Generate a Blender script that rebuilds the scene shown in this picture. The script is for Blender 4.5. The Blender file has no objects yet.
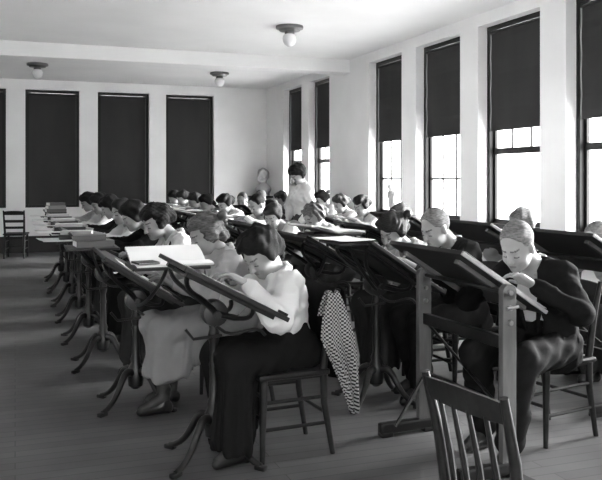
import bpy, bmesh, math, random
import numpy as np
from mathutils import Vector, Matrix

PI = math.pi
R = math.radians
scene = bpy.context.scene
COL = scene.collection

# ------------------------------------------------------------------ materials
MATS = {}
def mat(name, g, rough=0.6, var=0.0, scale=8.0, spec=0.3, bump=0.0, bscale=60.0, stretch=None, metal=0.0):
    if name in MATS: return MATS[name]
    m = bpy.data.materials.new(name); m.use_nodes = True
    nt = m.node_tree; b = nt.nodes['Principled BSDF']
    b.inputs['Base Color'].default_value = (g, g, g, 1)
    b.inputs['Roughness'].default_value = rough
    b.inputs['Metallic'].default_value = metal
    b.inputs['Specular IOR Level'].default_value = spec
    tc = nt.nodes.new('ShaderNodeTexCoord')
    vec = tc.outputs['Object']
    if stretch:
        mp = nt.nodes.new('ShaderNodeMapping'); mp.inputs['Scale'].default_value = stretch
        nt.links.new(vec, mp.inputs['Vector']); vec = mp.outputs['Vector']
    if var > 0:
        n = nt.nodes.new('ShaderNodeTexNoise'); n.inputs['Scale'].default_value = scale; n.inputs['Detail'].default_value = 4
        nt.links.new(vec, n.inputs['Vector'])
        r = nt.nodes.new('ShaderNodeValToRGB')
        lo = g*(1-var); hi = min(1, g*(1+var))
        r.color_ramp.elements[0].position = .3; r.color_ramp.elements[1].position = .7
        r.color_ramp.elements[0].color = (lo, lo, lo, 1); r.color_ramp.elements[1].color = (hi, hi, hi, 1)
        nt.links.new(n.outputs['Fac'], r.inputs['Fac']); nt.links.new(r.outputs['Color'], b.inputs['Base Color'])
    if bump > 0:
        n2 = nt.nodes.new('ShaderNodeTexNoise'); n2.inputs['Scale'].default_value = bscale
        nt.links.new(vec, n2.inputs['Vector'])
        bp = nt.nodes.new('ShaderNodeBump'); bp.inputs['Strength'].default_value = bump; bp.inputs['Distance'].default_value = .01
        nt.links.new(n2.outputs['Fac'], bp.inputs['Height']); nt.links.new(bp.outputs['Normal'], b.inputs['Normal'])
    MATS[name] = m
    return m

M_WALL = mat('plaster_wall', .76, .9, .05, 1.5)
M_CEIL = mat('plaster_ceiling', .74, .9, .04, 1.2)
M_BASE = mat('baseboard_wood', .02, .5)
M_WFR = mat('window_frame_paint', .006, .45)
M_SHADE = mat('shade_cloth', .040, .9, .12, 3, spec=.05, stretch=(1, 1, .3))
M_IRON = mat('cast_iron', .006, .40, .3, 20, spec=.4)
M_WOOD = mat('dark_oak', .012, .45, .3, 6, stretch=(1, 6, 6), spec=.22)
M_BOARD = mat('drawing_board_wood', .012, .5, .25, 5, stretch=(8, 1, 8))
M_POST = mat('frame_post_oak', .085, .5, .2, 5, stretch=(6, 6, 1))
M_PAPER = mat('drawing_paper', .60, .8, .04, 6)
M_PAPERG = mat('grey_paper', .18, .8, .06, 6)
M_PAGES = mat('page_block', .60, .8, .15, 60, stretch=(1, 1, 20))
M_BKD = mat('book_cloth_dark', .02, .6)
M_PALE = mat('pale_cover', .34, .7)
M_BKM = mat('book_cloth_mid', .08, .6)
M_SKIN = mat('skin', .22, .55, .06, 9, spec=.35)
M_LIP = mat('lips', .14, .5)
M_BROW = mat('brow_hair', .07, .7)
M_LASH = mat('closed_lashes', .06, .7)
M_PLASTER = mat('plaster_cast', .38, .8, .06, 10)
M_SHOE = mat('shoe_leather', .008, .35)
M_BRASS = mat('lamp_metal', .16, .4, metal=.6)
M_GLASSW = mat('milk_glass', .75, .25)
M_LITEDGE = mat('lit_edge_pale', .30, .5, .1, 8)  # pale tone stands in for window light on the board edges
M_BAT = mat('batten_wood', .09, .5, .1, 8)
M_STEEL = mat('bolt_steel', .25, .35, metal=.8)

def floor_mat():
    m = bpy.data.materials.new('floor_boards'); m.use_nodes = True
    nt = m.node_tree; b = nt.nodes['Principled BSDF']
    tc = nt.nodes.new('ShaderNodeTexCoord')
    mp = nt.nodes.new('ShaderNodeMapping'); mp.inputs['Rotation'].default_value = (0, 0, 0)
    nt.links.new(tc.outputs['Object'], mp.inputs['Vector'])
    br = nt.nodes.new('ShaderNodeTexBrick')
    br.inputs['Scale'].default_value = 1.0; br.inputs['Brick Width'].default_value = 2.4; br.inputs['Row Height'].default_value = .085
    br.inputs['Mortar Size'].default_value = .003; br.inputs['Mortar Smooth'].default_value = .4
    br.inputs['Color1'].default_value = (.080, .080, .080, 1); br.inputs['Color2'].default_value = (.104, .104, .104, 1)
    br.inputs['Mortar'].default_value = (.04, .04, .04, 1)
    nt.links.new(mp.outputs['Vector'], br.inputs['Vector'])
    n = nt.nodes.new('ShaderNodeTexNoise'); n.inputs['Scale'].default_value = 2.2; n.inputs['Detail'].default_value = 6
    nt.links.new(tc.outputs['Object'], n.inputs['Vector'])
    rp = nt.nodes.new('ShaderNodeValToRGB')
    rp.color_ramp.elements[0].position = .3; rp.color_ramp.elements[0].color = (.72, .72, .72, 1)
    rp.color_ramp.elements[1].position = .7; rp.color_ramp.elements[1].color = (1.15, 1.15, 1.15, 1)
    nt.links.new(n.outputs['Fac'], rp.inputs['Fac'])
    mx = nt.nodes.new('ShaderNodeMix'); mx.data_type = 'RGBA'; mx.blend_type = 'MULTIPLY'; mx.inputs['Factor'].default_value = 1
    nt.links.new(br.outputs['Color'], mx.inputs['A']); nt.links.new(rp.outputs['Color'], mx.inputs['B'])
    nt.links.new(mx.outputs['Result'], b.inputs['Base Color'])
    b.inputs['Roughness'].default_value = .5; b.inputs['Specular IOR Level'].default_value = .3
    return m
M_FLOOR = floor_mat()

def check_mat():
    m = bpy.data.materials.new('houndstooth_cloth'); m.use_nodes = True
    nt = m.node_tree; b = nt.nodes['Principled BSDF']; b.inputs['Roughness'].default_value = .9
    uv = nt.nodes.new('ShaderNodeUVMap'); uv.uv_map = 'UVMap'
    ck = nt.nodes.new('ShaderNodeTexChecker'); ck.inputs['Scale'].default_value = 105
    ck.inputs['Color1'].default_value = (.34, .34, .34, 1); ck.inputs['Color2'].default_value = (.008, .008, .008, 1)
    nt.links.new(uv.outputs['UV'], ck.inputs['Vector']); nt.links.new(ck.outputs['Color'], b.inputs['Base Color'])
    return m
M_CHECK = check_mat()

def glass_mat():
    m = bpy.data.materials.new('window_glass'); m.use_nodes = True
    nt = m.node_tree; nt.nodes.clear()
    o = nt.nodes.new('ShaderNodeOutputMaterial'); t = nt.nodes.new('ShaderNodeBsdfTransparent'); g = nt.nodes.new('ShaderNodeBsdfGlossy')
    g.inputs['Roughness'].default_value = .02; t.inputs['Color'].default_value = (.97, .97, .97, 1)
    mx = nt.nodes.new('ShaderNodeMixShader'); mx.inputs[0].default_value = .04
    nt.links.new(t.outputs[0], mx.inputs[1]); nt.links.new(g.outputs[0], mx.inputs[2]); nt.links.new(mx.outputs[0], o.inputs[0])
    return m
M_GLASS = glass_mat()

# ------------------------------------------------------------------ object helpers
def link(o, parent=None):
    COL.objects.link(o)
    if parent is not None: o.parent = parent
    return o
def obj(name, bm, m, parent=None, smooth=False, loc=None):
    me = bpy.data.meshes.new(name); bmesh.ops.recalc_face_normals(bm, faces=bm.faces[:])
    bm.to_mesh(me); bm.free()
    me.materials.append(m)
    if smooth:
        me.polygons.foreach_set('use_smooth', [True]*len(me.polygons))
        me.set_sharp_from_angle(angle=R(40))
    o = link(bpy.data.objects.new(name, me), parent)
    if loc: o.location = loc
    return o
def empty(name, loc=(0, 0, 0), rz=0):
    o = link(bpy.data.objects.new(name, None)); o.location = loc; o.rotation_euler = (0, 0, rz)
    o.empty_display_size = .1
    return o
def tag(o, label=None, cat=None, group=None, kind=None):
    if label: o['label'] = label
    if cat: o['category'] = cat
    if group: o['group'] = group
    if kind: o['kind'] = kind
    return o
def copy_tree(o, parent=None):
    c = o.copy(); COL.objects.link(c); c.parent = parent
    for ch in o.children: copy_tree(ch, c)
    return c
def bm_(): return bmesh.new()
def box(bm, c, s, rot=None, bev=0.0):
    r = bmesh.ops.create_cube(bm, size=1.0)
    vs = r['verts']
    M = Matrix.Translation(Vector(c)) @ (rot.to_4x4() if rot is not None else Matrix.Identity(4)) @ Matrix.Diagonal((s[0], s[1], s[2], 1))
    bmesh.ops.transform(bm, matrix=M, verts=vs)
    if bev > 0:
        es = list({e for v in vs for e in v.link_edges})
        bmesh.ops.bevel(bm, geom=es, offset=bev, segments=2, affect='EDGES', profile=.5)
def bx(bm, x0, x1, y0, y1, z0, z1, bev=0.0):
    box(bm, ((x0+x1)/2, (y0+y1)/2, (z0+z1)/2), (abs(x1-x0), abs(y1-y0), abs(z1-z0)), None, bev)
def tube(bm, pts, rad, n=10, cap=True):
    pts = [Vector(p) for p in pts]
    if not isinstance(rad, (list, tuple)): rad = [rad]*len(pts)
    rings = []
    up = None
    for i, p in enumerate(pts):
        t = (pts[min(i+1, len(pts)-1)] - pts[max(i-1, 0)]).normalized()
        if up is None:
            up = Vector((0, 0, 1)) if abs(t.z) < .9 else Vector((1, 0, 0))
        s = t.cross(up).normalized(); up = s.cross(t).normalized()
        rings.append([bm.verts.new(p + (s*math.cos(2*PI*k/n) + up*math.sin(2*PI*k/n))*rad[i]) for k in range(n)])
    for a, b in zip(rings, rings[1:]):
        for k in range(n): bm.faces.new((a[k], a[(k+1) % n], b[(k+1) % n], b[k]))
    if cap:
        bm.faces.new(rings[0][::-1]); bm.faces.new(rings[-1])
def lathe(bm, prof, n=20, c=(0, 0, 0), axis='z'):
    rings = []
    for r, h in prof:
        ring = []
        for k in range(n):
            a = 2*PI*k/n
            p = (r*math.cos(a), r*math.sin(a), h) if axis == 'z' else (r*math.cos(a), h, r*math.sin(a))
            ring.append(bm.verts.new((p[0]+c[0], p[1]+c[1], p[2]+c[2])))
        rings.append(ring)
    for a, b in zip(rings, rings[1:]):
        for k in range(n): bm.faces.new((a[k], a[(k+1) % n], b[(k+1) % n], b[k]))
    bm.faces.new(rings[0][::-1]); bm.faces.new(rings[-1])
def bez(p0, p1, p2, p3, n=10):
    out = []
    for i in range(n+1):
        t = i/n; a = (1-t)**3; b = 3*(1-t)**2*t; c = 3*(1-t)*t*t; d = t**3
        out.append(tuple(a*p0[j]+b*p1[j]+c*p2[j]+d*p3[j] for j in range(3)))
    return out

# ------------------------------------------------------------------ signed distance sculpting
class Field:
    """a block of distance samples that shapes are blended into, meshed once at the end"""
    def __init__(s, lo, hi, h, seed=0):
        s.lo = np.array(lo, float); s.h = h
        s.n = np.maximum(4, np.ceil((np.array(hi)-s.lo)/h).astype(int)+1)
        s.F = np.full(s.n, 1.0, np.float32)
    def _blk(s, lo, hi, m):
        a = np.clip(np.floor((np.array(lo)-m-s.lo)/s.h).astype(int), 0, s.n-1)
        b = np.clip(np.ceil((np.array(hi)+m-s.lo)/s.h).astype(int)+1, 1, s.n)
        ax = [(s.lo[i]+s.h*np.arange(a[i], b[i])).astype(np.float32) for i in range(3)]
        X, Y, Z = np.meshgrid(*ax, indexing='ij', sparse=True)
        return tuple(slice(a[i], b[i]) for i in range(3)), X, Y, Z
    def _mix(s, sl, d, k, op):
        if d.size == 0: return
        f = s.F[sl]
        if op == 'sub': f2 = -f; g = d
        else: f2 = f; g = d
        if k > 0:
            hh = np.maximum(k-np.abs(f2-g), 0)/k
            r = np.minimum(f2, g) - hh*hh*k*.25
        else: r = np.minimum(f2, g)
        s.F[sl] = -r if op == 'sub' else r
    def cone(s, a, b, ra, rb, k=.02, sc=(1, 1, 1), op='add', dis=None):
        a = np.array(a, float); b = np.array(b, float); sc = np.array(sc, float); rm = max(ra, rb)
        lo = np.minimum(a, b)-rm/np.minimum(sc, 1); hi = np.maximum(a, b)+rm/np.minimum(sc, 1)
        sl, X, Y, Z = s._blk(lo, hi, k+3*s.h+.01)
        A = a*sc; B = (b-a)*sc; L = max(float(B@B), 1e-9)
        x = X*sc[0]-A[0]; y = Y*sc[1]-A[1]; z = Z*sc[2]-A[2]
        t = np.clip((x*B[0]+y*B[1]+z*B[2])/L, 0, 1)
        d = np.sqrt((x-t*B[0])**2+(y-t*B[1])**2+(z-t*B[2])**2)-(ra+(rb-ra)*t)
        if dis is not None: d = d + dis(X, Y, Z)
        s._mix(sl, d.astype(np.float32), k, op)
    def chain(s, pts, rad, k=.02, **kw):
        for i in range(len(pts)-1): s.cone(pts[i], pts[i+1], rad[i], rad[i+1], k, **kw)
    def ell(s, c, r, Rm=None, k=.02, op='add', dis=None):
        c = np.array(c, float); r = np.array(r, float); rm = r.max() if Rm is not None else r
        sl, X, Y, Z = s._blk(c-rm, c+rm, k+3*s.h+.01)
        x = X-c[0]; y = Y-c[1]; z = Z-c[2]
        if Rm is not None:
            x, y, z = (Rm[0][0]*x+Rm[1][0]*y+Rm[2][0]*z, Rm[0][1]*x+Rm[1][1]*y+Rm[2][1]*z, Rm[0][2]*x+Rm[1][2]*y+Rm[2][2]*z)
        k0 = np.sqrt((x/r[0])**2+(y/r[1])**2+(z/r[2])**2)+1e-9
        k1 = np.sqrt((x/r[0]**2)**2+(y/r[1]**2)**2+(z/r[2]**2)**2)+1e-9
        d = k0*(k0-1)/k1
        if dis is not None: d = d + dis(X, Y, Z)
        s._mix(sl, d.astype(np.float32), k, op)
    def bx(s, c, hf, r=.01, Rm=None, k=.02, op='add'):
        c = np.array(c, float); hf = np.array(hf, float); rm = np.linalg.norm(hf) if Rm is not None else hf
        sl, X, Y, Z = s._blk(c-rm, c+rm, k+3*s.h+.01)
        x = X-c[0]; y = Y-c[1]; z = Z-c[2]
        if Rm is not None:
            x, y, z = (Rm[0][0]*x+Rm[1][0]*y+Rm[2][0]*z, Rm[0][1]*x+Rm[1][1]*y+Rm[2][1]*z, Rm[0][2]*x+Rm[1][2]*y+Rm[2][2]*z)
        qx = np.abs(x)-hf[0]+r; qy = np.abs(y)-hf[1]+r; qz = np.abs(z)-hf[2]+r
        d = np.sqrt(np.maximum(qx, 0)**2+np.maximum(qy, 0)**2+np.maximum(qz, 0)**2)+np.minimum(np.maximum(np.maximum(qx, qy), qz), 0)-r
        s._mix(sl, d.astype(np.float32), k, op)
    def warp(s, fn):
        """cloth folds: shift the distances near the surface"""
        ax = [(s.lo[i]+s.h*np.arange(s.n[i])).astype(np.float32) for i in range(3)]
        X, Y, Z = np.meshgrid(*ax, indexing='ij', sparse=True)
        s.F += fn(X, Y, Z).astype(np.float32)
    def mesh(s, name):
        F = np.pad(s.F, 1, constant_values=1.0); S = F < 0
        lo = s.lo - s.h
        n = np.array(F.shape)-1
        cnt = np.zeros(n, np.int8)
        for i in (0, 1):
            for j in (0, 1):
                for k in (0, 1): cnt += S[i:i+n[0], j:j+n[1], k:k+n[2]]
        idx = np.argwhere((cnt > 0) & (cnt < 8))
        vid = np.full(n, -1, np.int32); vid[idx[:, 0], idx[:, 1], idx[:, 2]] = np.arange(len(idx))
        acc = np.zeros((len(idx), 3)); num = np.zeros(len(idx))
        cs = [(i, j, k) for i in (0, 1) for j in (0, 1) for k in (0, 1)]
        for c0 in cs:
            for ax in range(3):
                if c0[ax]: continue
                c1 = list(c0); c1[ax] = 1
                f0 = F[idx[:, 0]+c0[0], idx[:, 1]+c0[1], idx[:, 2]+c0[2]]
                f1 = F[idx[:, 0]+c1[0], idx[:, 1]+c1[1], idx[:, 2]+c1[2]]
                m = (f0 < 0) != (f1 < 0)
                t = f0[m]/(f0[m]-f1[m])
                p = np.tile(np.array(c0, float), (m.sum(), 1)); p[:, ax] += t
                acc[m] += p; num[m] += 1
        V = lo + s.h*(idx + acc/num[:, None])
        quads = []
        for ax in range(3):
            u, v = [(1, 2), (2, 0), (0, 1)][ax]
            sl0 = [slice(None)]*3; sl1 = [slice(None)]*3
            sl0[ax] = slice(0, -1); sl1[ax] = slice(1, None)
            A = S[tuple(sl0)]; B = S[tuple(sl1)]
            e = np.argwhere(A != B)
            e = e[(e[:, u] > 0) & (e[:, v] > 0) & (e[:, u] < n[u]) & (e[:, v] < n[v])]
            q = []
            for du, dv in ((-1, -1), (0, -1), (0, 0), (-1, 0)):
                c = e.copy(); c[:, u] += du; c[:, v] += dv
                q.append(vid[c[:, 0], c[:, 1], c[:, 2]])
            q = np.stack(q, 1)
            fl = ~A[e[:, 0], e[:, 1], e[:, 2]]
            q[fl] = q[fl][:, ::-1]
            quads.append(q)
        Q = np.concatenate(quads); Q = Q[(Q >= 0).all(1)]
        # two light smoothing passes (umbrella)
        for _ in range(2):
            sm = np.zeros_like(V); ct = np.zeros(len(V))
            for a, b in ((0, 1), (1, 2), (2, 3), (3, 0)):
                np.add.at(sm, Q[:, a], V[Q[:, b]]); np.add.at(sm, Q[:, b], V[Q[:, a]])
                ct += np.bincount(Q[:, a], minlength=len(V)) + np.bincount(Q[:, b], minlength=len(V))
            V = V*.6 + .4*sm/np.maximum(ct, 1)[:, None]
        me = bpy.data.meshes.new(name)
        me.vertices.add(len(V)); me.vertices.foreach_set('co', V.astype(np.float32).ravel())
        me.loops.add(len(Q)*4); me.loops.foreach_set('vertex_index', Q.astype(np.int32).ravel())
        me.polygons.add(len(Q)); me.polygons.foreach_set('loop_start', np.arange(0, len(Q)*4, 4, dtype=np.int32))
        me.update(calc_edges=True)
        me.polygons.foreach_set('use_smooth', np.ones(len(Q), bool))
        me.validate()
        return me, V, Q

def fobj(name, F, mats, parent):
    me, V, Q = F.mesh(name)
    for m in (mats if isinstance(mats, (list, tuple)) else [mats]): me.materials.append(m)
    return link(bpy.data.objects.new(name, me), parent), V, Q

def wav(seed, f, amp):
    rg = random.Random(seed)
    T = [([rg.uniform(-1, 1)*f for _ in range(3)], rg.uniform(0, 6.28)) for _ in range(4)]
    def fn(X, Y, Z):
        r = 0
        for (a, b, c), p in T: r = r + np.sin(a*X+b*Y+c*Z+p)
        return r*amp*.5
    return fn

def rot(yaw=0, pitch=0, roll=0):   # columns = local axes in the parent frame; pitch > 0 looks down
    return np.array((Matrix.Rotation(yaw, 3, 'Z') @ Matrix.Rotation(pitch, 3, 'Y') @ Matrix.Rotation(roll, 3, 'X')))

def head_shapes(F, C, H, fine=True, sc=1.0):
    def P(x, y, z): return C + H @ (np.array([x, y, z])*sc)
    def e(c, r, k=.02, op='add'): F.ell(P(*c), np.array(r)*sc, H, k*sc, op)
    e((-.015, 0, .025), (.098, .076, .098), .01)
    e((.03, 0, -.035), (.060, .060, .080), .03)
    e((.032, 0, -.078), (.048, .046, .036), .03)
    e((.070, 0, -.098), (.020, .022, .016), .02)
    F.cone(P(.075, -.026, .018), P(.075, .026, .018), .014*sc, .014*sc, .015*sc)
    for s in (-1, 1):
        if fine: e((.094, s*.031, -.006), (.016, .016, .011), .012, 'sub')
        if fine: e((.072, s*.031, -.008), (.015, .015, .012), .005)
        e((.058, s*.038, -.040), (.026, .022, .022), .02)
        e((-.004, s*.078, -.016), (.020, .010, .031), .008)
    F.cone(P(.084, 0, .004), P(.108, 0, -.036), .008*sc, .0125*sc, .010*sc)
    for s in (-1, 1): F.ell(P(.098, s*.010, -.039), np.array((.009, .008, .007))*sc, H, .005*sc)
    F.cone(P(.084, -.017, -.062), P(.084, .017, -.062), .0075*sc, .0075*sc, .006*sc)
    F.cone(P(.083, -.014, -.074), P(.083, .014, -.074), .0080*sc, .0080*sc, .006*sc)
    return P

def paint_face(me, V, Q, C, H, sc=1.0):
    c = V[Q].mean(1); L = (c-C) @ H / sc
    x, y, z = L[:, 0], np.abs(L[:, 1]), L[:, 2]
    mi = np.zeros(len(Q), np.int32)
    mi[(x > .070) & (y < .018) & (np.abs(z+.068) < .006)] = 1
    mi[(x > .045) & (y > .012) & (y < .048) & (np.abs(z-.022-(y-.03)*.10) < .0040)] = 2
    mi[(x > .045) & (y > .018) & (y < .045) & (np.abs(z+.014) < .0036)] = 3
    mi[c[:, 2] < .44] = 4
    me.polygons.foreach_set('material_index', mi)

def hand_shapes(F, W, d, up, side, curl=.5, fine=True, grip=False):
    """palm, four unequal bent fingers and a thumb; d = pointing direction, up = back of the hand, side = thumb side"""
    d = d/np.linalg.norm(d); up = up-d*(up@d); up /= np.linalg.norm(up); s = np.cross(up, d)
    if s@side < 0: s = -s
    if not fine:
        F.cone(W, W+d*.09-up*.01, .028, .02, .01); F.cone(W+d*.09-up*.01, W+d*.14-up*.03, .018, .011, .01)
        F.cone(W+d*.03+s*.02, W+d*.08+s*.045-up*.01, .012, .009, .01)
        return
    for i, o in enumerate((-.026, -.009, .009, .026)):
        F.cone(W+s*o*.6, W+d*.078+s*o, .0165, .0135, .012)
        L = (.058, .074, .080, .070)[i]
        q = W+d*.080+s*o
        a1 = curl*(.5+.1*i); a2 = a1+curl*1.0; a3 = a2+curl*.6
        p = q; r = .0092
        for a, l, r2 in ((a1, .46, .0086), (a2, .30, .0078), (a3, .24, .0068)):
            nx = p+(d*math.cos(a)-up*math.sin(a))*L*l*1.05 + s*o*.05
            F.cone(p, nx, r, r2, .004); p = nx; r = r2
    b = W+d*.022+s*.022
    m = b+d*.032+s*.026-up*.012; t = m+d*.034+s*(-.004 if grip else .008)-up*.014
    F.cone(W+d*.01+s*.008, b, .017, .015, .01)
    F.cone(b, m, .0145, .0105, .008); F.cone(m, t, .0105, .0078, .004)

def ik(S, T, l1, l2, hint):
    v = T-S; D = np.linalg.norm(v); D2 = min(D, l1+l2-.01); v = v/D
    T = S+v*D2
    a = (l1*l1-l2*l2+D2*D2)/(2*D2); hgt = math.sqrt(max(l1*l1-a*a, 1e-5))
    h = np.array(hint, float); h = h-v*(h@v); h /= np.linalg.norm(h)
    return S+v*a+h*hgt, T

A_ = lambda *x: np.array(x, float)

def person(label, hx, hy, face, htop=1.16, lean=22, pitch=38, yaw=0, roll=0, lod=1, female=True, hair='bun', hairg=.03,
           topg=.6, skirtg=.03, seed=0, board=(.42, .90, .55), style='blouse', group='students at the drawing desks',
           off=.27, armw=.20, knee=.43, legs=None, bow=None, hair_scale=1.0, hands=None, skin=None, turn=0, stand=False, reach=.0, hemz=.07, narrow=False):
    """hx, hy: where the head is; face: compass angle the body faces; the seat follows from them"""
    rg = random.Random(seed)
    fx, fy = math.cos(face), math.sin(face)
    root = empty('person', (hx-fx*off, hy-fy*off, 0), face)
    tag(root, label, 'person', group)
    hb = (.0052, .010, .015)[lod]; hc = (.0075, .011, .016)[lod]; hh_ = (.0055, .009, .014)[lod]
    fine = lod == 0
    w = .90 if female else 1.0
    if stand:
        z0 = .84
        neck = A_(.06, 0, htop-.235); hip = A_(0, 0, z0)
    else:
        z0 = .505; hip = A_(0, 0, z0); nz = htop-.215
        neck = A_((nz-z0)*math.tan(R(lean))*.92, 0, nz)
    H = rot(R(yaw), R(pitch), R(roll))
    C = neck + A_(off-neck[0] if not stand else .05, 0, .095)
    if stand: C = neck + A_(.045, 0, .115)
    Rs = rot(0, R(lean), 0)
    chest = hip+(neck-hip)*.70; waist = hip+(neck-hip)*.30
    shl = {s: neck+A_(-.005, s*.155*w, -.055) for s in (-1, 1)}
    fb, zb, tn = board
    # hand targets on the drawing board
    hd = {}
    for s in (-1, 1):
        if hands and s in hands: T = A_(*hands[s])
        elif stand: T = A_(.16, s*.13, z0+.02)
        else:
            f = fb-.02 + reach + rg.uniform(-.03, .03)
            y = s*rg.uniform(.07, .13)
            T = A_(f-.10, y*1.2, zb+(f-.10-fb)*tn+.042)
        hd[s] = T
    el = {}; wr = {}
    for s in (-1, 1):
        el[s], wr[s] = ik(shl[s], hd[s], .275*w**.5, .25*w**.5, (-.35, s*.8, -.60))
    # legs
    kn = {}; an = {}
    for s in (-1, 1):
        if legs and s in legs: kn[s], an[s] = A_(*legs[s][0]), A_(*legs[s][1])
        elif stand: kn[s], an[s] = A_(.02, s*.09, .47), A_(-.02, s*.10, .09)
        else: kn[s], an[s] = A_(knee, s*.105, .50), A_(knee-.06+s*.05, s*.10, .095)
    lo = A_(-.30, -.46, -.01); hi = A_(max(.78, fb+.2), .46, htop+.08)
    if not fine: lo = A_(-.26, -.42, -.01)
    sk = [skin or M_SKIN, M_LIP, M_BROW, M_LASH, mat('stockings', .025, .7)]
    # ---- body, one continuous mesh
    F = Field(lo, hi, hb)
    SY = (1, .74, 1)
    F.cone(hip, waist, .115*w, .095*w, .03, SY); F.cone(waist, chest, .095*w, .112*w, .03, SY)
    F.cone(chest, neck+A_(-.01, 0, -.07), .112*w, .075, .04, SY)
    F.cone(shl[-1], shl[1], .048*w, .048*w, .05)
    F.cone(neck+A_(-.01, 0, -.04), C+H@A_(-.03, 0, -.055), .056*w, .052*w, .03)
    head_shapes(F, C, H, lod < 2)
    for s in (-1, 1):
        F.cone(shl[s], el[s], .047*w, .038*w, .02); F.cone(el[s], wr[s], .038*w, .0245*w, .02)
        d = (wr[s]-el[s]); d /= np.linalg.norm(d)
        bn = A_(-tn, 0, 1)
        dd = d*.15+A_(.85, -s*.40, .85*tn+.02)
        hand_shapes(F, wr[s]+d*.012, dd, bn, A_(0, -s, 0), .55 if s == -1 else .45, fine, grip=s == 1)
        F.cone(A_(0, s*.085, z0), kn[s], .085*w, .062*w, .03); F.cone(kn[s], an[s], .058*w, .038*w, .02)
        F.cone(an[s], an[s]+A_(.13, s*.01, -.055), .036, .026, .02)
    b, V, Q = fobj('body', F, sk, root)
    if lod < 2: paint_face(b.data, V, Q, C, H)
    # ---- shoes
    for s in (-1, 1):
        F = Field(A_(an[s][0]-.12, an[s][1]-.12, -.005), A_(an[s][0]+.24, an[s][1]+.12, .2), hc)
        F.cone(an[s]+A_(-.010, 0, .05), an[s]+A_(0, 0, -.04), .037, .036, .02)
        F.cone(an[s]+A_(0, 0, -.055), an[s]+A_(.14, s*.015, -.066), .036, .026, .02)
        F.cone(an[s]+A_(-.03, 0, -.07), an[s]+A_(-.03, 0, -.055), .028, .03, .01)
        fobj('shoe', F, M_SHOE, root)
    # ---- lower garment
    skirtg *= .5; topg = topg*.85 if topg > .3 else topg*.45; hairg *= (.6 if hairg > .1 else .35)
    ml = mat('cloth_%03d' % int(skirtg*1000), skirtg, .9, .12, 5, spec=.03, bump=.2, bscale=300)
    F = Field(lo, A_(hi[0], .46, z0+.25), hc)
    if stand:
        F.cone(waist, A_(0, 0, .75), .10, .15, .05, SY); F.cone(A_(0, 0, .78), A_(0, 0, .12), .135, .19, .05)
    elif female:
        F.cone(waist, hip, .092, .122, .04, SY)
        kz = .50; hem = hemz
        for s in (-1, 1):
            F.cone(A_(-.02, s*.085, z0+.0), kn[s]+A_(.01, 0, .0), .095, .078, .05)
            F.cone(kn[s]+A_(.01, 0, 0), A_(an[s][0]+.04, s*.11, hem+.05), .076, .085, .05)
            if not narrow: F.cone(A_(.16, s*.10, .44), A_(an[s][0]-.08, s*.10, hem+.06), .065, .075, .06)
            if not narrow: F.cone(A_(.28, s*.08, .44), A_(an[s][0]-.02, s*.10, hem+.06), .07, .085, .06)
        F.cone(A_(.05, 0, .50), A_(kn[1][0], 0, .50), .085, .07, .06)
        F.cone(A_(kn[1][0]-.02, 0, .47), A_(an[1][0]+.02, 0, hem+.05), .07, .09, .06)
        F.cone(A_(.27 if narrow else .2, 0, .42), A_(an[1][0]-(.02 if narrow else .06), 0, hem+.05), .07, .085, .06)
        F.bx((.3, 0, hem-.12), (.8, .6, .12), .01, None, .01, 'sub')
        g = wav(seed+7, 22, .010); 
        def g2(X, Y, Z):
            low = np.clip((.54-Z)*4, 0, 1)
            a = np.arctan2(Y, X-.28)
            f = np.sin(a*13+seed+1.2*np.sin(Z*7))+.6*np.sin(a*23+seed*2)
            drape_ = .5*np.sin((X*1.0+Z*.8)*70+8*np.abs(Y)+np.sin(Y*25)*1.3)
            return .0105*f*low + .006*drape_*(1-low)
        F.warp(lambda X, Y, Z: g(X, Y, Z*.35)+g2(X, Y, Z))
    else:
        F.cone(waist, hip, .11, .125, .05, SY)
        for s in (-1, 1):
            F.cone(A_(0, s*.09, z0+.01), kn[s], .098, .078, .03); F.cone(kn[s], A_(an[s][0], an[s][1], .13), .076, .072, .03)
        g = wav(seed+3, 45, .004); F.warp(lambda X, Y, Z: g(X, Y, Z)+.004*np.sin(Z*60+X*50+np.sin(Y*30)*1.5))
    fobj('skirt' if female else 'trousers', F, ml, root)
    # ---- upper garment
    mt = mat('cloth_%03d' % int(topg*1000), topg, .9, .10, 5, spec=.03, bump=.2, bscale=300)
    lo2 = A_(-.28, -.46, z0-.14); hi2 = A_(hi[0], .46, neck[2]+.10)
    F = Field(lo2, hi2, hc)
    q = 1.0 if female else 1.06
    if style == 'jacket':
        F.cone(waist, chest, .112, .134, .03, SY); F.cone(chest, neck+A_(-.012, 0, -.055), .134, .078, .05, SY)
        F.cone(hip+A_(-.02, 0, -.03), waist, .135, .118, .04, SY); F.cone(shl[-1]+A_(-.01, 0, .0), shl[1]+A_(-.01, 0, .0), .064, .064, .05)
    else:
        F.cone(waist, chest, .105*w, .128*w, .03, SY); F.cone(chest, neck+A_(-.01, 0, -.05), .128*w, .075, .05, SY)
        F.cone(hip+A_(0, 0, .02), waist, .122*w, .105*w, .04, SY); F.cone(shl[-1], shl[1], .060*w, .060*w, .05)
        if female:
            for s in (-1, 1): F.ell(chest+A_(.075, s*.055, -.02), (.055, .06, .06), None, .04)
    for s in (-1, 1):
        pf = .012 if female else .006
        F.cone(shl[s], el[s], .062*q, .056+pf, .03); F.cone(el[s], wr[s]-(wr[s]-el[s])*.10, .056+pf, .038, .03)
        F.cone(wr[s]-(wr[s]-el[s])*.14, wr[s]-(wr[s]-el[s])*.06, .036, .036, .005)
    if style == 'jacket':
        F.ell(neck+Rs@A_(.15, 0, -.16), (.13, .072, .27), Rs, .006, 'sub')
    # open neck
    F.cone(neck+A_(-.01, 0, -.035), C, .052, .052, .012, op='sub')
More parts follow.
